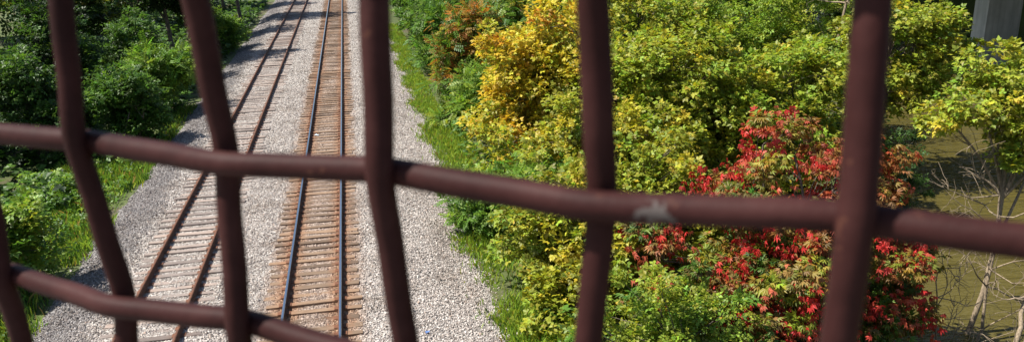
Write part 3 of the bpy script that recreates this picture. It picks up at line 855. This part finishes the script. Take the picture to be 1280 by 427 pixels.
def cover(name, label, rects, dens, sz, pal, seed, kind='spray', hmax=.7):
    g = np.random.default_rng(seed); X = []; Y = []
    for x0, x1, y0, y1 in rects:
        n = int(dens * (x1 - x0) * (y1 - y0)); X.append(g.uniform(x0, x1, n)); Y.append(g.uniform(y0, y1, n))
    X = np.concatenate(X); Y = np.concatenate(Y); k = X < shore(Y) - .2; X, Y = X[k], Y[k]; n = len(X)
    bumpy = np.clip(.5 + .5 * np.sin(X * 1.1 + 2 * np.sin(Y * .5)) * np.sin(Y * .8 + X * .3), 0.05, 1)
    P = np.column_stack([X, Y, ground_z(X, Y) + g.random(n) * hmax * bumpy])
    a_ = g.uniform(0, 6.283, n)
    Yd = np.column_stack([np.cos(a_), np.sin(a_), g.uniform(-.1, .7, n)]); Nd = np.array([0, 0, 1.]) + g.normal(0, .35, (n, 3))
    c = pick(pal, n, g) * np.exp(g.normal(0, .22, (n, 1)))
    o = leaves(name, P, Yd, Nd, sz * g.uniform(.6, 1.3, n), np.clip(c, .006, .6), kind, M_leaf)
    return tag(o, label, 'undergrowth', kind='stuff')


cover('undergrowth', 'leafy undergrowth low on the near bank between gravel edge and river', [(4.6, 20, 14, 44)], 22, .24, [(G_MID, 4), (G_BRIGHT, 3), (OLIVE, 2), (LIME, 2)], 314, 'tri3', hmax=1.2)
cover('undergrowth', 'leafy undergrowth under the far trees of the right bank', [(5.2, 42, 44, 100)], 8, .5, [(G_MID, 4), (G_BRIGHT, 3), (OLIVE, 2), (LIME, 2)], 311, 'tri3', hmax=1.6)
cover('undergrowth', 'shaded undergrowth below the woods left of the tracks', [(-26, -11.2, 30, 110), (-11.2, -9.9, 40, 110)], 9, .5, [(G_MID, 4), (G_BRIGHT, 2), (G_DARK, 2)], 312, 'tri3', hmax=1.0)
cover('weeds', 'broad-leaved green weeds along the left gravel edge', [(-12.4, -9.75, 17, 41)], 26, .22, [(G_BRIGHT, 4), (G_MID, 3), (G_GRASS, 2)], 315, hmax=.6)
cover('weeds', 'tall leafy weeds standing in the grass at the lower left', [(-14.5, -11.8, 29, 38), (-16, -12.6, 19, 25)], 70, .26, [(G_BRIGHT, 4), (G_GRASS, 3), (G_MID, 2)], 313, hmax=1.3)

# ------------------------------------------------------------------ viaduct over the river
M_conc = mat_concrete('pier_concrete', (.42, .41, .39), (.58, .57, .55))
via = thing('viaduct', (57, 60, WATER_Z), 'concrete bridge pier and deck standing over the river, upper right', 'bridge')
for yy in (37.5, 62.5, 87.5, 112.5):
    pm = box_mesh('pier', 1.65, .8, 6.2, .1); p = link('pier', pm, M_conc, via); p.location = (-2.7, yy - 60, 5.0)
    pc = box_mesh('pier_cap', 9.5, .95, .6, .05); q = link('pier_cap', pc, M_conc, via); q.location = (0, yy - 60, 11.8)
dk = box_mesh('deck', 17.5, 130, .5, .1); o = link('deck', dk, M_conc, via); o.location = (0, 0, 13.6)
for gx in (-10, -5, 0, 5, 10):
    gm = box_mesh('girder', .35, 130, .34, .03); o = link('girder', gm, M_conc, via); o.location = (gx, 0, 12.75)

# litter on the ballast
LIT = ((-2.1, 39.7), (1.28, 19.5))
def scrap(label, loc, size, seed, mat):
    g = np.random.default_rng(seed); n = 6
    u, v = np.meshgrid(np.linspace(-1, 1, n), np.linspace(-.7, .7, n))
    V = np.column_stack([u.ravel(), v.ravel(), g.normal(0, .16, n * n) + .25]) * size
    V[:, :2] += g.normal(0, .1 * size, (n * n, 2))
    i = (np.arange(n - 1)[:, None] * n + np.arange(n - 1)[None]).ravel()
    me_ = raw_mesh('litter_scrap', V, np.stack([i, i + 1, i + n + 1, i + n], -1))
    o = link('litter_scrap', me_, mat); o.location = loc; o.rotation_euler = (0, 0, seed)
    tag(o, label, 'litter')


M_scrap = mat_plain('blue_paper', (.42, .55, .68), .6, 30)
scrap('pale blue scrap of litter between the rails of the rust-stained track', (LIT[0][0], LIT[0][1], -.13), .1, 3, M_scrap)
scrap('small blue scrap of litter on the right gravel, bottom edge', (LIT[1][0], LIT[1][1], ballast_z(*LIT[1]) + .05), .06, 4, mat_plain('blue_plastic', (.12, .2, .42), .5, 30))

# ------------------------------------------------------------------ overpass edge and woven wire fence at the camera
CELL = .0508; WR = .0034
FU = np.array([.81288, -.58243, 0.0]); FN = np.array([.58243, .81288, 0.0])       # along the fence, away from the walkway
P0 = np.array([.00478, .18909, 10.1405])
CHIP = P0 + FU * CELL * 1.32 + np.array([0, 0, -.0005]) - FN * .0062
M_paint = mat_paint()
DU = {(-2, 0): -.0008, (1, 0): .0022, (2, 0): .0016, (-3, -1): .002, (-2, -1): .0016, (1, 1): .0012, (0, -1): .0012}
DZ = {(-2, 0): -.0026, (-1, 0): -.0022, (0, 0): -.0003, (1, 0): -.0006, (2, 0): .0020, (3, 0): .0026, (-3, 0): -.0028, (-3, -1): -.0018, (-2, -1): -.0020, (-1, -1): .0004}
NI, NJ = 12, 11
jr = np.random.default_rng(77)
JU = {(i, j): DU.get((i, j), jr.normal(0, .0004)) for i in range(-NI, NI + 1) for j in range(-NJ, NJ + 1)}
JZ = {(i, j): DZ.get((i, j), jr.normal(0, .0004)) for i in range(-NI, NI + 1) for j in range(-NJ, NJ + 1)}
fence = thing('mesh_fence', (P0[0], P0[1], P0[2] - NJ * CELL), 'close maroon-brown woven wire fence filling the foreground', 'fence')
FB = np.array([P0[0], P0[1], P0[2] - NJ * CELL])


def wire(vertical, idx):
    lo, hi = (-NJ, NJ) if vertical else (-NI, NI)
    t = np.linspace(lo - .25, hi + .25, ((hi - lo) * 2 + 1) * (6 if abs(idx) < 5 else 3) + 1)
    k = np.arange(lo - 1, hi + 2)
    jit = np.array([(JU if vertical else JZ).get((idx, c) if vertical else (c, idx), 0.0) for c in k])
    f = np.floor(t).astype(int); fr = t - f; fr = fr * fr * (3 - 2 * fr)
    j = jit[np.clip(f - k[0], 0, len(k) - 1)] * (1 - fr) + jit[np.clip(f + 1 - k[0], 0, len(k) - 1)] * fr
    sgn = 1 if (idx % 2 == 0) else -1
    nr = np.round(t); wv = np.where(nr.astype(int) % 2 == 0, 1.0, -1.0) * np.exp(-((t - nr) / .27) ** 2)
    off = -(WR * .68) * wv * sgn * (1 if vertical else -1)       # towards the walkway is -FN
    if vertical:
        pts = P0[None] + FU * (idx * CELL + j)[:, None] + np.array([0, 0, 1.]) * (t * CELL)[:, None] + FN * off[:, None]
    else:
        pts = P0[None] + FU * (t * CELL)[:, None] + np.array([0, 0, 1.]) * (idx * CELL + j)[:, None] + FN * off[:, None]
    tb = Tubes(); tb.add(pts - FB, WR * (1 + .03 * np.sin(t * 2.3 + idx)), 10 if abs(idx) < 5 else 7)
    link('wire', tb.mesh('wire'), M_paint, fence)


for i in range(-NI, NI + 1): wire(True, i)
for j in range(-NJ, NJ + 1): wire(False, j)
for zz in (-NJ * CELL - .012, NJ * CELL + .012):
    tb = Tubes(); e = (NI + .5) * CELL
    c = P0 + np.array([0, 0, zz]) - FB
    tb.add(np.array([c - FU * e, c, c + FU * e]), .016, 12); link('frame_rail', tb.mesh('frame_rail'), M_paint, fence)
ang = math.atan2(FU[1], FU[0])
ov = thing('overpass', (0, 0, 0), 'concrete overpass walkway and parapet under the wire fence', 'bridge')
M_oc = mat_concrete('overpass_concrete', (.22, .21, .2), (.36, .35, .33))
pz = FB[2] - .03
d = link('deck', box_mesh('deck', 26, 1.9, .35, .02), M_oc, ov); c = np.array([P0[0], P0[1], 0]) - FN * 1.75
d.location = (c[0], c[1], 8.25); d.rotation_euler = (0, 0, ang)
pp = link('parapet', box_mesh('parapet', 26, .12, (pz - 8.62) / 2, .015), M_oc, ov)
pp.location = (P0[0], P0[1], (pz + 8.62) / 2); pp.rotation_euler = (0, 0, ang)
